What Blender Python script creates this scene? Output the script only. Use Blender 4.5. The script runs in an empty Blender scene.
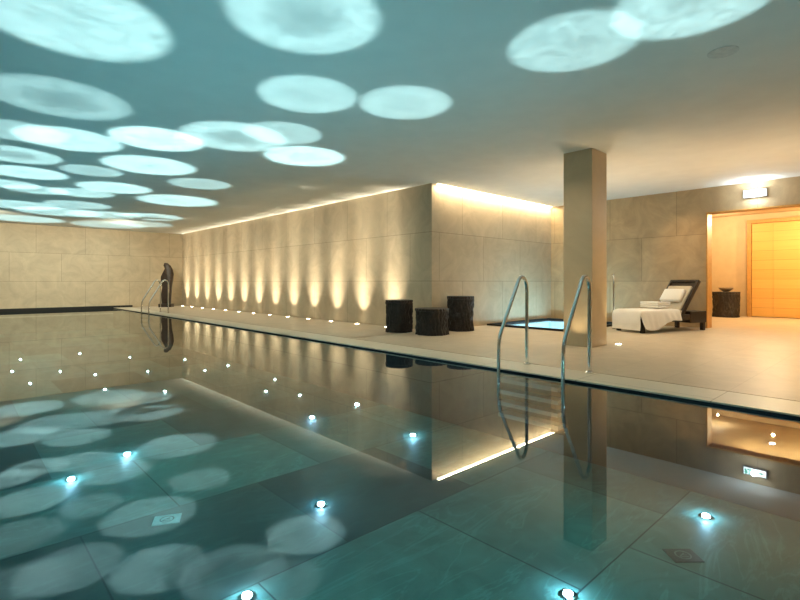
import bpy, bmesh, math, random
from mathutils import Vector, Matrix, noise
random.seed(4)
S=bpy.context.scene
try:
    S.view_settings.view_transform='Standard'
except Exception: pass
F=484.0; HZ=282.0; CH=1.0
RX,RY=.7325,-.681      # camera right in world
FX,FY=.681,.7325       # camera forward in world
def P(px,py,z=0.0):
    d=F*(CH-z)/(py-HZ); l=(px-400)/F*d
    return (l*RX+d*FX, l*RY+d*FY)
CEIL=3.04; WATER=-.03; XE=4.68; XW=7.27; YR=6.86; YF=21.5; XB=12.0; PD=-.8

# ---------------- materials ----------------
def mat(name):
    m=bpy.data.materials.new(name); m.use_nodes=True
    return m,m.node_tree.nodes,m.node_tree.links,m.node_tree.nodes['Principled BSDF']
def simple(name,col,rough=.5,metal=0,nscale=20,nvar=.12,bump=0,spec=.5):
    m,n,l,b=mat(name)
    tc=n.new('ShaderNodeTexCoord'); ns=n.new('ShaderNodeTexNoise'); ns.inputs['Scale'].default_value=nscale
    ns.inputs['Detail'].default_value=5
    l.new(tc.outputs['Object'],ns.inputs['Vector'])
    r=n.new('ShaderNodeValToRGB')
    r.color_ramp.elements[0].position=.3; r.color_ramp.elements[1].position=.7
    r.color_ramp.elements[0].color=[c*(1-nvar) for c in col]+[1]
    r.color_ramp.elements[1].color=[min(1,c*(1+nvar)) for c in col]+[1]
    l.new(ns.outputs['Fac'],r.inputs['Fac']); l.new(r.outputs['Color'],b.inputs['Base Color'])
    b.inputs['Roughness'].default_value=rough; b.inputs['Metallic'].default_value=metal
    b.inputs['Specular IOR Level'].default_value=spec
    if bump:
        bp=n.new('ShaderNodeBump'); bp.inputs['Strength'].default_value=bump; bp.inputs['Distance'].default_value=.02
        l.new(ns.outputs['Fac'],bp.inputs['Height']); l.new(bp.outputs['Normal'],b.inputs['Normal'])
    return m
def emis(name,col,st):
    m,n,l,b=mat(name)
    b.inputs['Base Color'].default_value=(*col,1)
    b.inputs['Emission Color'].default_value=(*col,1); b.inputs['Emission Strength'].default_value=st
    return m
def stone(name,c1,c2,axes,bw,bh,mortar,mcol,rough=.5,offset=.5,nscale=1.3,spec=.3,vein=0.0,lo=.74):
    m,n,l,b=mat(name)
    tc=n.new('ShaderNodeTexCoord'); sp=n.new('ShaderNodeSeparateXYZ'); cb=n.new('ShaderNodeCombineXYZ')
    l.new(tc.outputs['Object'],sp.inputs[0])
    l.new(sp.outputs[axes[0]],cb.inputs[0]); l.new(sp.outputs[axes[1]],cb.inputs[1])
    br=n.new('ShaderNodeTexBrick'); br.offset=offset
    br.inputs['Scale'].default_value=1; br.inputs['Brick Width'].default_value=bw; br.inputs['Row Height'].default_value=bh
    br.inputs['Mortar Size'].default_value=mortar; br.inputs['Mortar Smooth'].default_value=.1
    br.inputs['Color1'].default_value=(*c1,1); br.inputs['Color2'].default_value=(*c2,1); br.inputs['Mortar'].default_value=(*mcol,1)
    l.new(cb.outputs[0],br.inputs['Vector'])
    ns=n.new('ShaderNodeTexNoise'); ns.inputs['Scale'].default_value=nscale; ns.inputs['Detail'].default_value=8; ns.inputs['Roughness'].default_value=.65
    ns.inputs['Distortion'].default_value=1.2
    l.new(tc.outputs['Object'],ns.inputs['Vector'])
    r=n.new('ShaderNodeValToRGB'); r.color_ramp.elements[0].position=.25; r.color_ramp.elements[1].position=.75
    r.color_ramp.elements[0].color=(lo,lo,lo,1); r.color_ramp.elements[1].color=(1.0,1.0,1.0,1)
    l.new(ns.outputs['Fac'],r.inputs['Fac'])
    mx=n.new('ShaderNodeMix'); mx.data_type='RGBA'; mx.blend_type='MULTIPLY'; mx.inputs['Factor'].default_value=1
    l.new(br.outputs['Color'],mx.inputs['A']); l.new(r.outputs['Color'],mx.inputs['B'])
    out=mx.outputs['Result']
    if vein:
        mp=n.new('ShaderNodeMapping'); mp.inputs['Rotation'].default_value=(0,0,.6); mp.inputs['Scale'].default_value=(.45,2.0,1)
        l.new(tc.outputs['Object'],mp.inputs[0])
        w=n.new('ShaderNodeTexNoise'); w.inputs['Scale'].default_value=1.6; w.inputs['Distortion'].default_value=1.2; w.inputs['Detail'].default_value=9; w.inputs['Roughness'].default_value=.6
        l.new(mp.outputs[0],w.inputs['Vector'])
        r2=n.new('ShaderNodeValToRGB'); e=r2.color_ramp.elements
        e[0].position=.475; e[0].color=(0,0,0,1); e[1].position=.5; e[1].color=(.8,.9,.85,1)
        e2=r2.color_ramp.elements.new(.51); e2.color=(0,0,0,1)
        l.new(w.outputs['Fac'],r2.inputs['Fac'])
        m3=n.new('ShaderNodeMix'); m3.data_type='RGBA'; m3.blend_type='MULTIPLY'; m3.inputs['Factor'].default_value=1
        l.new(br.outputs['Color'],m3.inputs['A']); l.new(r2.outputs['Color'],m3.inputs['B'])
        m2=n.new('ShaderNodeMix'); m2.data_type='RGBA'; m2.blend_type='ADD'; m2.inputs['Factor'].default_value=vein
        l.new(out,m2.inputs['A']); l.new(m3.outputs['Result'],m2.inputs['B']); out=m2.outputs['Result']
    l.new(out,b.inputs['Base Color'])
    b.inputs['Roughness'].default_value=rough; b.inputs['Specular IOR Level'].default_value=spec
    return m
wc1=(.66,.54,.375); wc2=(.60,.485,.335); wm=(.40,.315,.215)
M_wx=stone('limestone_x',wc1,wc2,(1,2),1.5,1.02,.006,wm,lo=.70,nscale=1.8)
M_wy=stone('limestone_y',wc1,wc2,(0,2),1.5,1.02,.006,wm,lo=.70,nscale=1.8)
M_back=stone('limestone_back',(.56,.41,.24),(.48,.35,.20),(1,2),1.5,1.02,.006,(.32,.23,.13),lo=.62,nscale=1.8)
M_pil=stone('limestone_pillar',(.60,.475,.31),(.60,.475,.31),(1,2),50,50,.001,wm,lo=.8)
M_floor=stone('deck_stone',(.60,.515,.40),(.57,.49,.38),(0,1),1.2,.6,.004,(.49,.415,.32),rough=.42,spec=.35,lo=.80,nscale=2.5)
M_cop=stone('coping_stone',(.74,.68,.56),(.71,.65,.53),(0,1),1.2,1.2,.004,(.4,.34,.25),rough=.4,lo=.88)
M_pool=stone('pool_slate',(.13,.255,.22),(.009,.028,.032),(0,1),1.35,1.35,.006,(.006,.02,.02),rough=.6,offset=.5,nscale=2.6,vein=.4,lo=.5)
M_pwall=simple('black_granite',(.003,.005,.007),.6,spec=.2)
M_step=simple('step_granite',(.09,.12,.13),.5)
M_ceil=simple('ceiling_plaster',(.67,.67,.63),.9,nscale=3,nvar=.03,spec=.1)
M_dark=simple('black_slot',(.006,.006,.006),.7)
M_slot=simple('grate_slot',(.10,.085,.065),.7)
M_steel=simple('polished_steel',(.76,.75,.73),.13,1,nscale=60,nvar=.04)
M_wood=simple('burnt_wood',(.017,.012,.010),.5,nscale=22,nvar=.6,bump=.9)
M_statue=simple('statue_wood',(.035,.020,.013),.5,nscale=9,nvar=.4,bump=.5)
M_wick=simple('dark_wicker',(.022,.013,.009),.5,nscale=50,nvar=.5,bump=.5)
M_cloth=simple('white_terry',(.88,.86,.82),.95,nscale=80,nvar=.05,bump=.2,spec=.1)
M_cush=simple('cream_cushion',(.60,.54,.44),.9,nscale=60,nvar=.06,bump=.1,spec=.1)
M_green=emis('sign_green',(.10,.45,.34),1.5)
M_panel=emis('sign_panel',(.85,.95,1.0),4)
M_led=emis('pool_led',(.75,.90,1.0),350)
M_up=emis('uplight_lens',(1,.86,.6),25)
M_strip=emis('cove_led',(1,.90,.68),12)
M_inl=emis('downlight_lens',(.9,.97,1),120)
M_inw=simple('warm_plaster',(.58,.44,.26),.7,nscale=4,nvar=.06)
M_frame=simple('door_trim_wood',(.50,.26,.07),.45,nscale=12)
def orangewood():
    m,n,l,b=mat('orange_wood')
    tc=n.new('ShaderNodeTexCoord'); sp=n.new('ShaderNodeSeparateXYZ'); cb=n.new('ShaderNodeCombineXYZ')
    l.new(tc.outputs['Object'],sp.inputs[0]); l.new(sp.outputs[1],cb.inputs[0]); l.new(sp.outputs[2],cb.inputs[1])
    br=n.new('ShaderNodeTexBrick'); br.inputs['Scale'].default_value=1; br.inputs['Brick Width'].default_value=2.9; br.inputs['Row Height'].default_value=.27; br.inputs['Mortar Size'].default_value=.005
    br.inputs['Color1'].default_value=(.82,.49,.14,1); br.inputs['Color2'].default_value=(.74,.42,.11,1); br.inputs['Mortar'].default_value=(.50,.25,.055,1)
    l.new(cb.outputs[0],br.inputs['Vector'])
    mp=n.new('ShaderNodeMapping'); mp.inputs['Scale'].default_value=(1,.35,9)
    l.new(tc.outputs['Object'],mp.inputs[0])
    ns=n.new('ShaderNodeTexNoise'); ns.inputs['Scale'].default_value=3; ns.inputs['Detail'].default_value=6
    l.new(mp.outputs[0],ns.inputs['Vector'])
    r=n.new('ShaderNodeValToRGB'); r.color_ramp.elements[0].color=(.8,.76,.7,1); r.color_ramp.elements[1].color=(1,1,1,1)
    l.new(ns.outputs['Fac'],r.inputs['Fac'])
    mx=n.new('ShaderNodeMix'); mx.data_type='RGBA'; mx.blend_type='MULTIPLY'; mx.inputs['Factor'].default_value=1
    l.new(br.outputs['Color'],mx.inputs['A']); l.new(r.outputs['Color'],mx.inputs['B'])
    l.new(mx.outputs['Result'],b.inputs['Base Color']); b.inputs['Roughness'].default_value=.5
    return m
M_ow=orangewood()
def water(name,tint,ior,bump):
    m,n,l,b=mat(name); n.remove(b); o=n['Material Output']
    tr=n.new('ShaderNodeBsdfTransparent'); tr.inputs['Color'].default_value=(*tint,1)
    gl=n.new('ShaderNodeBsdfGlossy'); gl.inputs['Roughness'].default_value=.008; gl.inputs['Color'].default_value=(.95,1,1,1)
    fr=n.new('ShaderNodeFresnel'); fr.inputs['IOR'].default_value=ior
    mx=n.new('ShaderNodeMixShader')
    tc=n.new('ShaderNodeTexCoord'); ns=n.new('ShaderNodeTexNoise'); ns.inputs['Scale'].default_value=1.6; ns.inputs['Detail'].default_value=2
    l.new(tc.outputs['Object'],ns.inputs['Vector'])
    bp=n.new('ShaderNodeBump'); bp.inputs['Strength'].default_value=bump; bp.inputs['Distance'].default_value=.01
    l.new(ns.outputs['Fac'],bp.inputs['Height'])
    l.new(bp.outputs['Normal'],gl.inputs['Normal'])
    l.new(fr.outputs[0],mx.inputs[0]); l.new(tr.outputs[0],mx.inputs[1]); l.new(gl.outputs[0],mx.inputs[2]); l.new(mx.outputs[0],o.inputs['Surface'])
    return m
M_water=water('pool_water',(.58,.90,.90),1.56,.01)
M_spa=water('spa_water',(.85,.97,1.0),1.12,.5)

# ---------------- geometry helpers ----------------
def finish(name,bm,m,smooth=False,parent=None,**props):
    me=bpy.data.meshes.new(name); bm.normal_update(); bm.to_mesh(me); bm.free()
    mats=m if isinstance(m,list) else [m]
    for x in mats: me.materials.append(x)
    if smooth:
        for p in me.polygons: p.use_smooth=True
    o=bpy.data.objects.new(name,me); S.collection.objects.link(o)
    if parent: o.parent=parent
    for k,v in props.items(): o[k]=v
    return o
def addbox(bm,x0,x1,y0,y1,z0,z1,mi=0,bevel=0):
    vs=[bm.verts.new((x,y,z)) for z in (z0,z1) for x,y in ((x0,y0),(x1,y0),(x1,y1),(x0,y1))]
    fs=[]
    for q in ((3,2,1,0),(4,5,6,7),(0,1,5,4),(1,2,6,5),(2,3,7,6),(3,0,4,7)):
        f=bm.faces.new([vs[i] for i in q]); f.material_index=mi; fs.append(f)
    if bevel:
        es=list({e for f in fs for e in f.edges})
        bmesh.ops.bevel(bm,geom=es,offset=bevel,segments=3,affect='EDGES',profile=.6)
def boxes(name,lst,m,bevel=0,parent=None,smooth=False,**props):
    bm=bmesh.new()
    for b in lst: addbox(bm,*b[:6],mi=b[6] if len(b)>6 else 0,bevel=bevel)
    return finish(name,bm,m,parent=parent,smooth=smooth,**props)
def addlathe(bm,prof,seg=32,cx=0,cy=0,cz=0,f=None,mi=0):
    rings=[]
    for r,z in prof:
        ring=[]
        for i in range(seg):
            a=2*math.pi*i/seg; rr=r if f is None else f(r,z,a)
            ring.append(bm.verts.new((cx+rr*math.cos(a),cy+rr*math.sin(a),cz+z)))
        rings.append(ring)
    for a,b in zip(rings,rings[1:]):
        for i in range(seg):
            fc=bm.faces.new((a[i],a[(i+1)%seg],b[(i+1)%seg],b[i])); fc.material_index=mi
    bm.faces.new(rings[0][::-1]).material_index=mi; bm.faces.new(rings[-1]).material_index=mi
def addtube(bm,pts,r,seg=12):
    pts=[Vector(p) for p in pts]; rings=[]
    up=None
    for i,p in enumerate(pts):
        t=(pts[min(i+1,len(pts)-1)]-pts[max(i-1,0)]).normalized()
        if up is None:
            up=Vector((0,1,0)) if abs(t.y)<.9 else Vector((1,0,0))
        a=(up-t*up.dot(t)).normalized(); b=t.cross(a); up=a
        rings.append([bm.verts.new(p+r*(math.cos(2*math.pi*k/seg)*a+math.sin(2*math.pi*k/seg)*b)) for k in range(seg)])
    for A,B in zip(rings,rings[1:]):
        for k in range(seg): bm.faces.new((A[k],A[(k+1)%seg],B[(k+1)%seg],B[k]))
    bm.faces.new(rings[0][::-1]); bm.faces.new(rings[-1])
    bmesh.ops.recalc_face_normals(bm,faces=bm.faces)
def smoothpath(ctrl,n=8):
    out=[]
    c=[Vector(p) for p in ctrl]; c=[2*c[0]-c[1]]+c+[2*c[-1]-c[-2]]
    for i in range(1,len(c)-2):
        for k in range(n):
            t=k/n; p0,p1,p2,p3=c[i-1],c[i],c[i+1],c[i+2]
            out.append(.5*((2*p1)+(p2-p0)*t+(2*p0-5*p1+4*p2-p3)*t*t+(3*p1-p0-3*p2+p3)*t**3))
    out.append(c[-2]); return out
def empty(name,loc,rot=0,**props):
    o=bpy.data.objects.new(name,None); o.location=loc; o.rotation_euler=(0,0,rot); o.empty_display_size=.2
    S.collection.objects.link(o)
    for k,v in props.items(): o[k]=v
    return o
ST=dict(kind='structure')
SX=9.05   # spa edge
C1,C2=5.20,5.225  # coping joint

# ---------------- structure ----------------
boxes('floor',[(-3,-1.8,-3,YF,-.25,0),(-1.8,XE,-3,.1,-.25,0),(C2,SX,-3,YR+.1,-.25,0),(C2,XW+.1,YR,YF,-.25,0),
  (SX,11.7,-3,4.75,-.25,0),(SX,11.7,6.8,YR+.1,-.25,0),(11.7,XB,-3,YR+.1,-.25,0),(XB,17.2,-3,5.2,-.25,0),(XE,C2,-3,.1,-.25,0)],M_floor,**ST)
boxes('trim_1',[(XE,C1,.1,YF,-.25,.0)],M_cop,**ST)
boxes('trim_2',[(C1,C2,.1,YF,-.25,-.008)],M_slot,**ST)
boxes('trim_3',[(-1.8,XE,YF-.03,YF,-.2,.075),(XE,5.35,YF-.03,YF,.0,.075)],M_dark,**ST)
boxes('ceiling',[(-3,XB+.3,-3,YF+.2,CEIL,CEIL+.2)],M_ceil,**ST)
boxes('wall_far',[(-3,XW+.2,YF,YF+.2,-.25,CEIL)],M_wy,**ST)
boxes('wall_side',[(XW,XW+.2,YR+.2,YF,-.02,CEIL),],M_wx,**ST)
boxes('wall_recess',[(XW,XB+.3,YR,YR+.2,-.02,CEIL)],M_wy,**ST)
DJ,DR,DT=3.16,.3,2.51
boxes('wall_back',[(XB,XB+.3,DJ,YR,-.02,CEIL),(XB,XB+.3,DR,DJ,DT,CEIL),(XB,XB+.3,-3,DR,-.02,CEIL)],M_back,**ST)
boxes('wall_left',[(-3.2,-3,-3,YF,-.02,CEIL)],M_wx,**ST)
boxes('wall_rear',[(-3.2,17.2,-3.2,-3,-.02,CEIL)],M_wy,**ST)
boxes('wall_corridor',[(17,17.2,-3,5.2,0,2.95),],M_inw,**ST)
boxes('wall_corridor_side',[(XB+.3,17,5.0,5.2,0,2.95)],M_inw,**ST)
boxes('ceiling_corridor',[(XB+.3,17.2,-3,5.2,2.95,3.05)],M_inw,**ST)
boxes('trim_4',[(XB-.02,XB+.30,DJ-.025,DJ+.0,0,DT),(XB-.02,XB+.30,DR,DJ,DT-.03,DT)],M_frame,**ST)
boxes('pillar',[(7.15,7.65,3.40,3.87,0,CEIL)],M_pil,bevel=.006,category='pillar',label='square beige limestone pillar standing on the pool deck')

# pool
boxes('pool_basin',[(-1.8,XE,.1,YF,PD-.1,PD,0),(-1.9,-1.8,.1,YF,PD,-.25,1),(XE,XE+.1,.1,YF,PD,-.25,1),(-1.8,XE,0,.1,PD,-.25,1),(-1.8,XE,YF,YF+.1,PD,-.25,1),
  (XE-.012,XE,.1,YF-.03,PD,-.014,1),(-1.8,-1.79,.1,YF,PD,-.04,1)],[M_pool,M_pwall],category='swimming pool',label='sunken swimming pool lined with dark green slate slabs',kind='structure')
bm=bmesh.new(); bm.faces.new([bm.verts.new(v) for v in ((-1.79,.1,WATER),(XE-.012,.1,WATER),(XE-.012,YF-.03,WATER),(-1.79,YF-.03,WATER))])
finish('pool_water',bm,M_water,category='water',label='calm mirror-like water filling the swimming pool')

# spa pool
sp=empty('spa_pool',(10.5,5.775,0),category='spa pool',label='sunken square spa pool with dark rim and glowing blue water')
def L(o,p): o.parent=p; o.matrix_parent_inverse=Matrix.Translation(-p.location); return o
L(boxes('rim',[(SX,11.7,4.75,4.87,-.03,.04),(SX,11.7,6.68,6.8,-.03,.04),(SX,SX+.12,4.87,6.68,-.03,.04),(11.58,11.7,4.87,6.68,-.03,.04)],M_pwall,bevel=.004),sp)
L(boxes('basin',[(SX,11.7,4.75,6.8,-.45,-.4),(SX,SX+.12,4.75,6.8,-.4,-.03),(11.58,11.7,4.75,6.8,-.4,-.03),(SX+.12,11.58,4.75,4.87,-.4,-.03),(SX+.12,11.58,6.68,6.8,-.4,-.03)],simple('spa_mosaic',(.55,.78,.90),.5,nscale=30)),sp)
bm=bmesh.new(); bm.faces.new([bm.verts.new(v) for v in ((SX+.12,4.87,.015),(11.58,4.87,.015),(11.58,6.68,.015),(SX+.12,6.68,.015))])
L(finish('water_surface',bm,M_spa),sp)
hr=empty('spa_handrail',(10.35,4.45,0),math.radians(-66.5),category='handrail',label='brushed steel handrail beside the spa pool')
bm=bmesh.new(); addtube(bm,smoothpath([(0,0,0),(0,0,.6),(0,0,.95),(0,.04,1.1),(0,.16,1.16),(0,.30,1.1),(0,.35,.95),(0,.35,.6),(0,.35,0)]),.02)
finish('rail',bm,M_steel,True,hr)
for yy in (0,.35):
    bm=bmesh.new(); addlathe(bm,[(.045,0),(.045,.01),(.025,.02)],20,0,yy); finish('flange',bm,M_steel,False,hr)

# pool ladders
def ladder(X,y0,y1,label,treads=4):
    E=empty('pool_ladder',(X,(y0+y1)/2,0),category='ladder',label=label)
    for yy in (y0,y1):
        y=yy-(y0+y1)/2
        bm=bmesh.new()
        addtube(bm,smoothpath([(.47,y,0),(.47,y,.3),(.47,y,.6),(.47,y,.88),(.455,y,.98),(.41,y,1.045),(.35,y,1.06),(.295,y,1.02),(.24,y,.93),(.15,y,.78),(.06,y,.63),(-.03,y,.48),(-.08,y,.38),(-.10,y,.28),(-.105,y,.15),(-.105,y,0),(-.105,y,-.22),(-.09,y,-.31),(-.02,y,-.34)],7),.021)
        finish('handrail',bm,M_steel,True,E)
        bm=bmesh.new(); addlathe(bm,[(.045,0),(.045,.012),(.024,.02)],24,.47,y); finish('flange',bm,M_steel,False,E)
    for k in range(treads):
        z=-.10-.13*k; a=abs(y1-y0)/2-.03
        boxes('step',[(-.16,-.015,-a,a,z-.022,z+.022)],M_step,.004,E)
    return E
ladder(XE,3.27,2.48,'pair of bent polished steel handrails with dark steps into the pool')
ladder(XE,17.3,16.5,'distant steel pool ladder with twin curved handrails at the far end')

# ---------------- carved stools ----------------
def stool(name,x,y,r,h,seed,label,group=None):
    E=empty(name,(x,y,0),seed*.7,category='stool',label=label)
    if group: E['group']=group
    def f(rr,z,a):
        w=noise.noise(Vector((math.cos(a)*1.8+seed,math.sin(a)*1.8,z*1.6)))
        rib=.020*abs(math.sin(a*13+5*noise.noise(Vector((z*5,seed,math.cos(a)*2)))))+.022*noise.noise(Vector((math.cos(a)*7,math.sin(a)*7+seed,z*9)))
        return rr*(1+.09*w)-rib
    n=22; prof=[]
    for i in range(n+1):
        t=i/n; prof.append((r*(1.0-.03*math.sin(math.pi*t)),t*(h-.05)))
    bm=bmesh.new(); addlathe(bm,prof,110,f=f); finish('trunk',bm,M_wood,True,E)
    bm=bmesh.new(); addlathe(bm,[(r*.95,h-.055),(r*1.0,h-.045),(r*1.01,h-.015),(r*.98,h),(r*.5,h+.002)],110,f=lambda rr,z,a: rr*(1+.07*noise.noise(Vector((math.cos(a)*1.8+seed,math.sin(a)*1.8,.8))))-.012*abs(math.sin(a*13)))
    finish('seat_top',bm,M_wood,False,E)
    return E
stool('carved_stool',6.64,7.17,.275,.64,1,'black burnt-wood log stool by the wall corner','carved log stools')
stool('carved_stool',6.76,6.38,.32,.50,2,'low wide black burnt-wood log stool between two taller ones','carved log stools')
stool('carved_stool',7.74,6.48,.285,.71,3,'tallest black burnt-wood log stool by the alcove wall','carved log stools')
t=stool('side_table',16.3,3.80,.34,.72,5,'dark carved wooden drum table against the corridor wall'); t['category']='table'
bm=bmesh.new(); addlathe(bm,[(.06,0),(.10,.02),(.17,.08),(.19,.12),(.18,.12),(.10,.04)],28)
o=finish('bowl',bm,simple('bowl_ceramic',(.25,.2,.15),.3),True,category='bowl',label='small ceramic bowl on the dark drum table'); o.location=(16.3,3.80,.725)

# ---------------- statue ----------------
E=empty('statue',(6.35,20.6,0),math.radians(-38),category='sculpture',label='tall dark carved wooden sculpture near the wall corner')
out=[(-.16,.12),(.17,.12),(.19,.5),(.22,.85),(.27,1.1),(.29,1.32),(.25,1.5),(.17,1.66),(.05,1.76),(-.05,1.77),(-.09,1.68),(-.03,1.55),(-.10,1.42),(-.20,1.22),(-.21,1.0),(-.14,.8),(-.19,.5)]
pl=[Vector((a,0,b)) for a,b in out]
bm=bmesh.new(); N=len(pl); lay=[]
for th,sc in ((-.10,.62),(-.07,.93),(0,1),(.07,.93),(.10,.62)):
    c=Vector((.03,0,.95))
    lay.append([bm.verts.new(((p.x-c.x)*sc+c.x,th,(p.z-c.z)*(1-(1-sc)*.25)+c.z)) for p in pl])
for A,B in zip(lay,lay[1:]):
    for i in range(N): bm.faces.new((A[i],A[(i+1)%N],B[(i+1)%N],B[i]))
bm.faces.new(lay[0][::-1]); bm.faces.new(lay[-1]); bmesh.ops.recalc_face_normals(bm,faces=bm.faces)
finish('carved_body',bm,M_statue,True,E)
boxes('plinth',[(-.24,.24,-.17,.17,0,.13)],M_statue,.01,E)

# ---------------- lounger ----------------
ang=math.atan2(-.69,1.75)
foot=Vector((9.97,4.0,0))
LG=empty('sun_lounger',foot,ang,category='lounge chair',label='dark wicker sun lounger with raised backrest and cream cushions')
W=.33
boxes('frame',[(0,1.80,-W,-W+.05,.22,.34),(0,1.80,W-.05,W,.22,.34),(0,.05,-W+.05,W-.05,.22,.34),(1.75,1.80,-W+.05,W-.05,.22,.34),(.05,1.75,-W+.05,W-.05,.29,.32)],M_wick,.006,LG)
boxes('end_box',[(1.32,1.80,-W-.006,W+.006,.16,.40)],M_wick,.012,LG)
for x in (.06,1.73):
    for y in (-W+.035,W-.035):
        boxes('leg',[(x-.035,x+.035,y-.035,y+.035,0,.25)],M_wick,.005,LG)
boxes('seat_cushion',[(.01,1.12,-W+.01,W-.01,.345,.43)],M_cush,.03,LG,True)
def tilted(name,lst,m,bev,par,ox,oz,a,**k):
    o=boxes(name,lst,m,bev,par,True,**k); o.location=(ox,0,oz); o.rotation_euler=(0,-a,0); return o
ba=math.radians(54)
BX=1.10
tilted('backrest',[(0,.84,-W,-W+.045,-.06,.02),(0,.84,W-.045,W,-.06,.02),(.79,.84,-W+.045,W-.045,-.06,.02),(.0,.79,-W+.045,W-.045,-.05,-.01)],M_wick,.008,LG,BX,.36,ba)
tilted('back_cushion',[(.02,.66,-W+.06,W-.06,-.005,.05)],M_cush,.022,LG,BX,.36,ba)
def place(o):
    o.location=foot; o.rotation_euler=(0,0,ang); return o
bm=bmesh.new(); g=[]
rows=[(-.065,.05),(-.055,.12),(-.06,.20),(-.05,.31),(-.045,.40)]+[(-.02,.445)]+[(x/20,.448) for x in range(1,21)]
cross=[(-W-.075,-.36),(-W-.065,-.30),(-W-.055,-.20),(-W-.045,-.10),(-W-.03,-.02),(-W+.01,0),(-.2,.002),(-.1,.004),(0,0),(.1,.004),(.2,.002),(W-.01,0),(W+.03,-.02),(W+.04,-.09),(W+.045,-.18)]
for i,(x,z) in enumerate(rows):
    row=[]
    for j,(y,dz) in enumerate(cross):
        q=noise.noise(Vector((x*6,y*6,dz*6)))
        if i<5:
            yy=max(-W-.03,min(W+.01,y)); row.append(bm.verts.new((x-.012+.03*noise.noise(Vector((j*1.1,z*5,3))),yy,z+.02*noise.noise(Vector((j*.6,0,8))) if dz>-.03 else z*.98)))
        else:
            off=(.03*math.sin(x*21+j*.4)+.02*noise.noise(Vector((x*9,dz*2,1))))*min(1,abs(dz)*5) if dz<-.03 else 0
            row.append(bm.verts.new((x+.05*dz*(x-.3),y+(off if y>0 else -abs(off)),z+dz*(1-.7*max(0,x-.35)+.12*math.sin(x*7))+.014*abs(q))))
    g.append(row)
for A,B in zip(g,g[1:]):
    for j in range(len(cross)-1): bm.faces.new((A[j],A[j+1],B[j+1],B[j]))
bmesh.ops.remove_doubles(bm,verts=bm.verts,dist=.0005)
tw=place(finish('draped_towel',bm,M_cloth,True,category='towel',label='white towel draped over the foot of the sun lounger'))
md=tw.modifiers.new('s','SOLIDIFY'); md.thickness=.010; md.offset=1; md=tw.modifiers.new('b','SUBSURF'); md.levels=1; md.render_levels=2
bm=bmesh.new()
for k in range(3): addbox(bm,.56,.92,-.22,.22,.475+.04*k,.513+.04*k,bevel=.016)
place(finish('folded_towel',bm,M_cloth,True,category='towel',label='folded white towel stacked on the lounger seat'))
pw=boxes('pillow',[(.22,.52,-.24,.24,.06,.15)],M_cloth,.04,smooth=True,category='pillow',label='white pillow leaning on the raised lounger backrest')
pw.matrix_world=Matrix.Translation(foot)@Matrix.Rotation(ang,4,'Z')@Matrix.Translation((BX,0,.36))@Matrix.Rotation(-ba,4,'Y')

# ---------------- lights fixtures ----------------
def spot(loc,tgt,e,col,size,blend=.3,rad=0.0,name='spot_light'):
    d=bpy.data.lights.new(name,'SPOT'); d.energy=e; d.color=col; d.spot_size=size; d.spot_blend=blend; d.shadow_soft_size=rad
    o=bpy.data.objects.new(name,d); o.location=loc; S.collection.objects.link(o)
    o.rotation_euler=(Vector(tgt)-Vector(loc)).to_track_quat('-Z','Y').to_euler(); return o
def point(loc,e,col,rad=.0,name='point_light'):
    d=bpy.data.lights.new(name,'POINT'); d.energy=e; d.color=col; d.shadow_soft_size=rad
    o=bpy.data.objects.new(name,d); o.location=loc; S.collection.objects.link(o); return o
def area(loc,tgt,e,col,sx,sy,name='area_light',rz=None):
    d=bpy.data.lights.new(name,'AREA'); d.energy=e; d.color=col; d.shape='RECTANGLE'; d.size=sx; d.size_y=sy
    o=bpy.data.objects.new(name,d); o.location=loc; S.collection.objects.link(o)
    o.rotation_euler=(Vector(tgt)-Vector(loc)).to_track_quat('-Z','Y').to_euler() if rz is None else rz
    return o
def linear(o,kind='Linear'):
    d=o.data; d.use_nodes=True; n=d.node_tree.nodes; lf=n.new('ShaderNodeLightFalloff'); lf.inputs['Strength'].default_value=1
    d.node_tree.links.new(lf.outputs[kind],n['Emission'].inputs['Strength'])
def uplight(x,y,label='recessed warm floor uplight washing the limestone wall',grp='wall washing floor uplights'):
    E=empty('floor_uplight',(x,y,0),category='light',label=label,group=grp)
    bm=bmesh.new(); addlathe(bm,[(.065,0),(.065,.006),(.05,.008)],24); finish('bezel',bm,M_steel,False,E)
    bm=bmesh.new(); addlathe(bm,[(.045,.008),(.042,.012)],24); finish('lens',bm,M_up,False,E)
UC=(1,.89,.68)
for k in range(13):
    y=8.03+1.07*k
    uplight(XW-.2,y)
    o=spot((XW-.36,y,.02),(XW,y,.80),150,UC,math.radians(58),1.0,.0,'uplight_beam'); linear(o)
    o=spot((XW-.28,y,.02),(XW,y,1.10),125,UC,math.radians(29),1.0,.0,'uplight_shaft'); linear(o,'Constant')
    # stray light reaching the ceiling next to the wall
    spot((XW-.36,y,.02),(XW-.34,y,3.0),150,(1,.84,.58),math.radians(21),1.0,.0,'uplight_ceiling_spill')
for y in (9,12.5,16,19.5):
    spot((5.3,y,3.0),(XW,y,1.1),75,(1,.86,.62),math.radians(120),1.0,.0,'wall_fill')
ux,uy=7.80,3.28
uplight(ux,uy,'recessed warm floor uplight at the foot of the pillar','pillar uplight')
spot((ux,uy,.03),(7.68,3.45,3.0),60,(1,.76,.42),math.radians(60),.9,0,'uplight_beam')
spot((6.88,3.6,.03),(7.15,3.62,.7),12,(1,.78,.46),math.radians(80),1,0,'pillar_beam')

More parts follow.
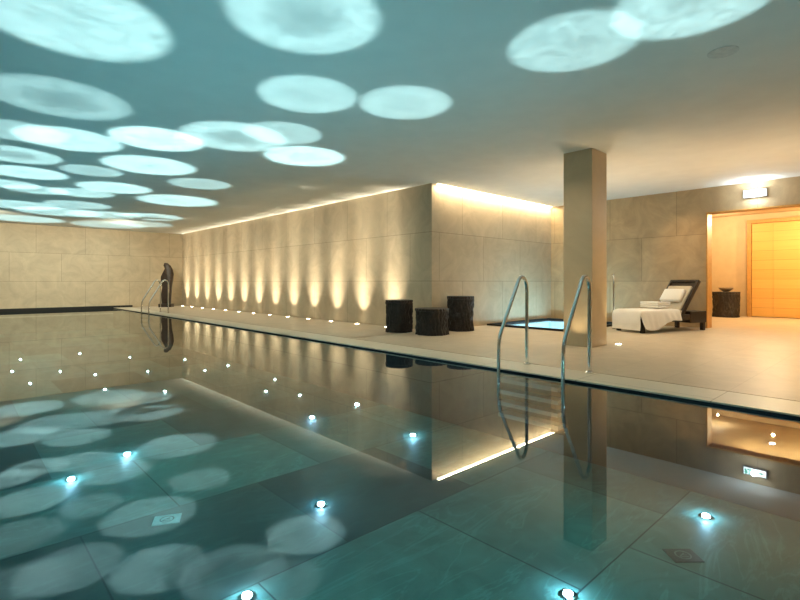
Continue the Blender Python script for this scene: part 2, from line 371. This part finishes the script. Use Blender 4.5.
leds=[(706,517),(580,463),(413,436),(321,505),(568,595),(247,597),(71,480),(127,455),(413,413),(312,418),(275,380),(228,366),(95,375),(60,372),(30,384),(148,372),(185,360),(205,371),(241,357),(20,360),(266,392),(130,358),(80,354),(300,396),(341,388),(12,372),(165,392),(357,405),(105,390)]
for i,(a,b) in enumerate(leds):
    x,y=P(a,b,PD)
    if y>YF-.2 or x>XE-.1: continue
    k=1.0 if b>400 else .5
    E=empty('pool_light',(x,y,PD),category='light',label='small bright white light set in the pool floor',group='pool floor lights')
    bm=bmesh.new(); addlathe(bm,[(.05*k,0),(.05*k,.006),(.036*k,.008)],20); finish('bezel',bm,M_steel,False,E)
    bm=bmesh.new(); addlathe(bm,[(.026*k,.008),(.024*k,.016)],20); finish('lens',bm,M_led,False,E)
    if b>405: point((x,y,PD+.05),4.0,(.42,.70,1.0),.0,'led_glow')

def marker(px,py,rot,s,base,ink,label):
    x,y=P(px,py,PD)
    E=empty('depth_marker',(x,y,PD),rot,category='sign',label=label)
    boxes('plate',[(-s/2,s/2,-s*.4,s*.4,0,.006)],base,.002,E)
    bm=bmesh.new()
    for i in range(24):
        a0,a1=2*math.pi*i/24,2*math.pi*(i+1)/24
        v=[bm.verts.new((r*math.cos(a),r*math.sin(a),.0075)) for r,a in ((s*.22,a0),(s*.27,a0),(s*.27,a1),(s*.22,a1))]; bm.faces.new(v)
    for (x0,y0,x1,y1) in ((-.16,-.1,.1,.12),(-.14,-.12,.14,-.12),(.0,.0,.12,-.02)):
        d=Vector((x1-x0,y1-y0)).normalized()*s*.02; n=Vector((-d.y,d.x))
        bm.faces.new([bm.verts.new((x0*s+n.x,y0*s+n.y,.0078)),bm.verts.new((x1*s+n.x,y1*s+n.y,.0078)),bm.verts.new((x1*s-n.x,y1*s-n.y,.0078)),bm.verts.new((x0*s-n.x,y0*s-n.y,.0078))])
    finish('pictogram',bm,ink,False,E)
marker(167,520,math.radians(-25),.19,simple('marker_white',(.75,.8,.78),.5),simple('marker_ink',(.05,.08,.08),.5),'white square pictogram tile on the pool floor')
marker(683,556,math.radians(-42),.19,simple('marker_dark',(.012,.02,.022),.5),simple('marker_grey',(.10,.15,.15),.5),'dark square pictogram tile on the pool floor')

boxes('cove_light',[(XW+.15,11.95,YR-.05,YR-.02,CEIL-.025,CEIL-.001)],M_strip,category='light',label='warm linear cove light along the top of the alcove wall')
area((9.65,YR-.10,CEIL-.03),(9.65,YR+.02,1.5),55,(1,.81,.52),4.6,.04,'cove_wash',None)
for x in (.8,4.2):  # unseen spots added to brighten the far wall
    spot((x,17.0,2.6),(x,YF,1.2),430,(1,.93,.70),math.radians(110),1.0,0,'far_wall_wash')

# exit sign
E=empty('exit_sign',(XB-.001,2.29,2.80),category='sign',label='illuminated emergency exit sign on the wall above the doorway')
boxes('housing',[(-.05,0,-.20,.20,-.08,.08)],simple('sign_housing',(.4,.4,.4),.4),.004,E)
boxes('panel',[(-.056,-.05,-.185,.185,-.066,.066)],M_panel,.001,E)
def glyph(name,xx,m,*polys):
    bm=bmesh.new()
    for pts in polys: bm.faces.new([bm.verts.new((xx,-a,b*.8)) for a,b in pts])
    finish(name,bm,m,False,E)
glyph('door_symbol',-.060,M_green,((-.17,-.06),(-.05,-.06),(-.05,.07),(-.17,.07)))
glyph('arrow',-.060,M_green,((.02,-.012),(.10,-.012),(.10,-.035),(.15,0),(.10,.035),(.10,.012),(.02,.012)))
glyph('running_figure',-.063,M_panel,((-.115,.02),(-.09,.03),(-.10,-.01),(-.125,-.01)),((-.12,.04),(-.10,.04),(-.10,.06),(-.12,.06)),((-.125,-.01),(-.11,-.01),(-.14,-.055),(-.155,-.05)),((-.115,-.01),(-.10,-.01),(-.075,-.03),(-.085,-.04)),((-.09,.03),(-.07,.01),(-.076,.003),(-.098,.02)))
bm=bmesh.new(); addlathe(bm,[(.04,0),(.055,.02),(.045,.06),(.02,.08)],20); o=finish('lamp',bm,emis('sign_lamp',(.80,.94,1),200),True,E); o.location=(-.10,0,-.03)
point((XB-.3,2.29,2.80),8,(.85,.94,1.0),0,'sign_glow')

# corridor wood wall
D=empty('timber_partition',(16.95,2.0,0),category='partition',label='orange horizontally boarded timber partition with dark wooden frame')
yl=3.42
boxes('door_frame',[(-.08,.04,yl-.10-2,yl-2,0,2.78),(-.08,.04,-2.6,yl-.1-2,2.68,2.78)],M_frame,.005,D)
y1=yl-.1-2
boxes('panel',[(-.04,.03,y1-.50,y1-.01,.02,2.67)],M_ow,.002,D)
boxes('panel',[(-.04,.03,-2.6,y1-.503,.02,2.67)],M_ow,.002,D)
E=empty('ceiling_downlight',(14.9,2.5,2.95),category='light',label='small bright recessed downlight in the corridor ceiling')
bm=bmesh.new(); addlathe(bm,[(.06,-.012),(.08,-.008),(.08,0)],24); finish('bezel',bm,M_steel,False,E)
bm=bmesh.new(); addlathe(bm,[(.05,-.02),(.055,-.012)],24); finish('lens',bm,M_inl,False,E)

dd=F*(CEIL-1)/(HZ-52); ll=(723-400)/F*dd; x=ll*RX+dd*FX; y=ll*RY+dd*FY
bm=bmesh.new(); addlathe(bm,[(.11,-.006),(.12,-.004),(.12,0)],32)
o=finish('ceiling_speaker',bm,simple('speaker_grey',(.56,.56,.53),.7),False,category='speaker',label='small round flush speaker disc in the plaster ceiling'); o.location=(x,y,CEIL)

# ---------------- projected circles (gobo projectors) ----------------
def gobo(o,seed,tanr,ring):
    d=o.data; d.use_nodes=True; n=d.node_tree.nodes; l=d.node_tree.links
    e=n['Emission']; tc=n.new('ShaderNodeTexCoord'); ns=n.new('ShaderNodeTexNoise'); mp=n.new('ShaderNodeMapping')
    mp.inputs['Location'].default_value=(seed*3.1,seed*1.7,0)
    ns.inputs['Scale'].default_value=6/tanr; ns.inputs['Detail'].default_value=8; ns.inputs['Roughness'].default_value=.85
    l.new(tc.outputs['Normal'],mp.inputs[0]); l.new(mp.outputs[0],ns.inputs['Vector'])
    mr=n.new('ShaderNodeMapRange'); mr.inputs['From Min'].default_value=.38; mr.inputs['From Max'].default_value=.62
    mr.inputs['To Min'].default_value=.55; mr.inputs['To Max'].default_value=1.2
    l.new(ns.outputs['Fac'],mr.inputs['Value'])
    mu=n.new('ShaderNodeVectorMath'); mu.operation='MULTIPLY'; mu.inputs[1].default_value=(1/tanr,1/tanr,0)
    l.new(tc.outputs['Normal'],mu.inputs[0])
    ln=n.new('ShaderNodeVectorMath'); ln.operation='LENGTH'; l.new(mu.outputs[0],ln.inputs[0])
    r=n.new('ShaderNodeValToRGB'); el=r.color_ramp.elements
    el[0].position=0; c0=.4 if ring else .75; el[0].color=(c0,c0,c0,1)
    el[1].position=1; el[1].color=(.12,.12,.12,1)
    a=el.new(.35); c=.6 if ring else .85; a.color=(c,c,c,1)
    a=el.new(.6); a.color=(1,1,1,1)
    a=el.new(.84); a.color=(.8,.8,.8,1)
    l.new(ln.outputs['Value'],r.inputs['Fac'])
    m=n.new('ShaderNodeMath'); m.operation='MULTIPLY'; l.new(mr.outputs[0],m.inputs[0]); l.new(r.outputs['Color'],m.inputs[1])
    l.new(m.outputs[0],e.inputs['Strength'])
circ=[(75,22,185,.68,0),(305,18,162,.6,1),(308,96,105,.55,0),(405,104,98,.55,0),(572,45,134,.5,0),(692,3,158,.62,0),(62,100,130,.4,1),(158,140,92,1.15,0),(235,138,108,.7,1),
 (70,140,98,.9,0),(305,157,84,1.1,0),(283,134,82,.5,0),(150,166,90,1.0,0),(115,188,70,.9,0),(178,201,78,.9,0),(200,184,62,.5,0),(28,173,72,.9,0),(15,155,84,.7,1),(92,171,58,.5,0),(82,193,60,.7,0),
 (60,212,78,.7,0),(105,215,68,.6,0),(150,217,64,.7,0),(25,219,70,.7,0),(78,205,62,.6,0),(110,225,70,.5,0),(50,224,80,.5,0),(8,184,56,.7,0),(142,224,60,.4,0),(18,205,72,.7,0),(38,190,58,.6,0),(20,132,88,.45,0)]
for i,(a,b,w,s,ring) in enumerate(circ):
    dd=F*(CEIL-1)/(HZ-b); ll=(a-400)/F*dd; x=ll*RX+dd*FX; y=ll*RY+dd*FY; r=w/2/F*dd*1.05
    if y>YF-r-.1: continue
    h=CEIL-.05
    o=spot((x,y,.05),(x,y,3),800*s,(.52,.88,.93),2*math.atan(r/h),.36,0,'circle_projector'); gobo(o,i,r/h,ring)
    o.rotation_euler=(math.pi,0,0)
for (x,y,e) in ((.2,1.5,50),(1.4,4.5,75),(1.4,8,75),(1.4,12,75),(1.4,16,70),(3.3,.8,34),(3.3,3.2,36)):  # unseen upward spots added for the teal ceiling ambience
    o=spot((x,y,.05),(x,y,3),e*1.35,(.07,.50,.66),math.radians(136),1.0,0,'teal_ceiling_fill'); o.rotation_euler=(math.pi,0,0)
# unseen warm spots added overhead to light the deck
WC=(1,.78,.49)
for (x,y,e) in ((8.8,1.4,190),(8.8,5.0,150),(6.2,9.5,100),(6.2,14,100),(6.2,18.5,100),(6.2,5.2,115),(6.4,1.5,110),(10.2,2.6,90),(10.0,5.5,50)):
    spot((x,y,3.02),(x,y,0),e*.60,WC,math.radians(125),.9,.0,'deck_fill')
for (x,y,e) in ((9.6,1.4,150),(9.2,4.4,125)):  # upward spots without fixtures, added to warm the ceiling
    o=spot((x,y,.6),(x,y,3),e,(1,.68,.37),math.radians(132),1.0,0,'ceiling_wash'); o.rotation_euler=(math.pi,0,0)
spot((5.6,4.2,2.95),(7.3,3.6,1.2),50,(1,.80,.52),math.radians(70),1,0,'pillar_fill')  # extra spot added to brighten the pillar, no fixture
spot((10.9,3.7,2.95),(12,3.4,1.2),60,(1,.62,.28),math.radians(80),1,0,'back_wall_fill')  # extra amber spot added on the back wall, no fixture
for (x,y) in ((1.2,1.6),(3.2,1.6),(1.5,5),(3.2,4.5),(1.5,9),(1.5,14)):  # unseen underwater points added to light the pool floor
    point((x,y,-.12),8.5,(.40,.92,.88),0,'pool_fill')
for (x,y) in ((10,5.4),(11,6.0)): point((x,y,-.25),32,(.6,.88,1),0,'spa_lamp')
point((14.4,2.4,2.6),180,(1,.72,.37),.02,'corridor_light')
point((15.8,1.0,2.4),190,(1,.70,.33),.02,'corridor_light')
point((15.9,3.9,2.7),38,(1,.82,.55),.02,'corridor_light')
area((-1,-1.8,2.95),(2,1.5,0),12,(1,.93,.82),1.5,1.0,'rear_fill')  # weak fill added behind the camera

w=bpy.data.worlds.new('w'); S.world=w; w.use_nodes=True
w.node_tree.nodes['Background'].inputs[0].default_value=(.02,.03,.035,1); w.node_tree.nodes['Background'].inputs[1].default_value=.5

c=bpy.data.cameras.new('camera'); co=bpy.data.objects.new('camera',c); S.collection.objects.link(co); S.camera=co
c.sensor_width=36; c.sensor_fit='HORIZONTAL'; c.lens=36*F/800; c.shift_y=-(300-HZ)/800; c.clip_start=.05
co.location=(0,0,CH); co.rotation_euler=Vector((FX,FY,0)).to_track_quat('-Z','Y').to_euler()
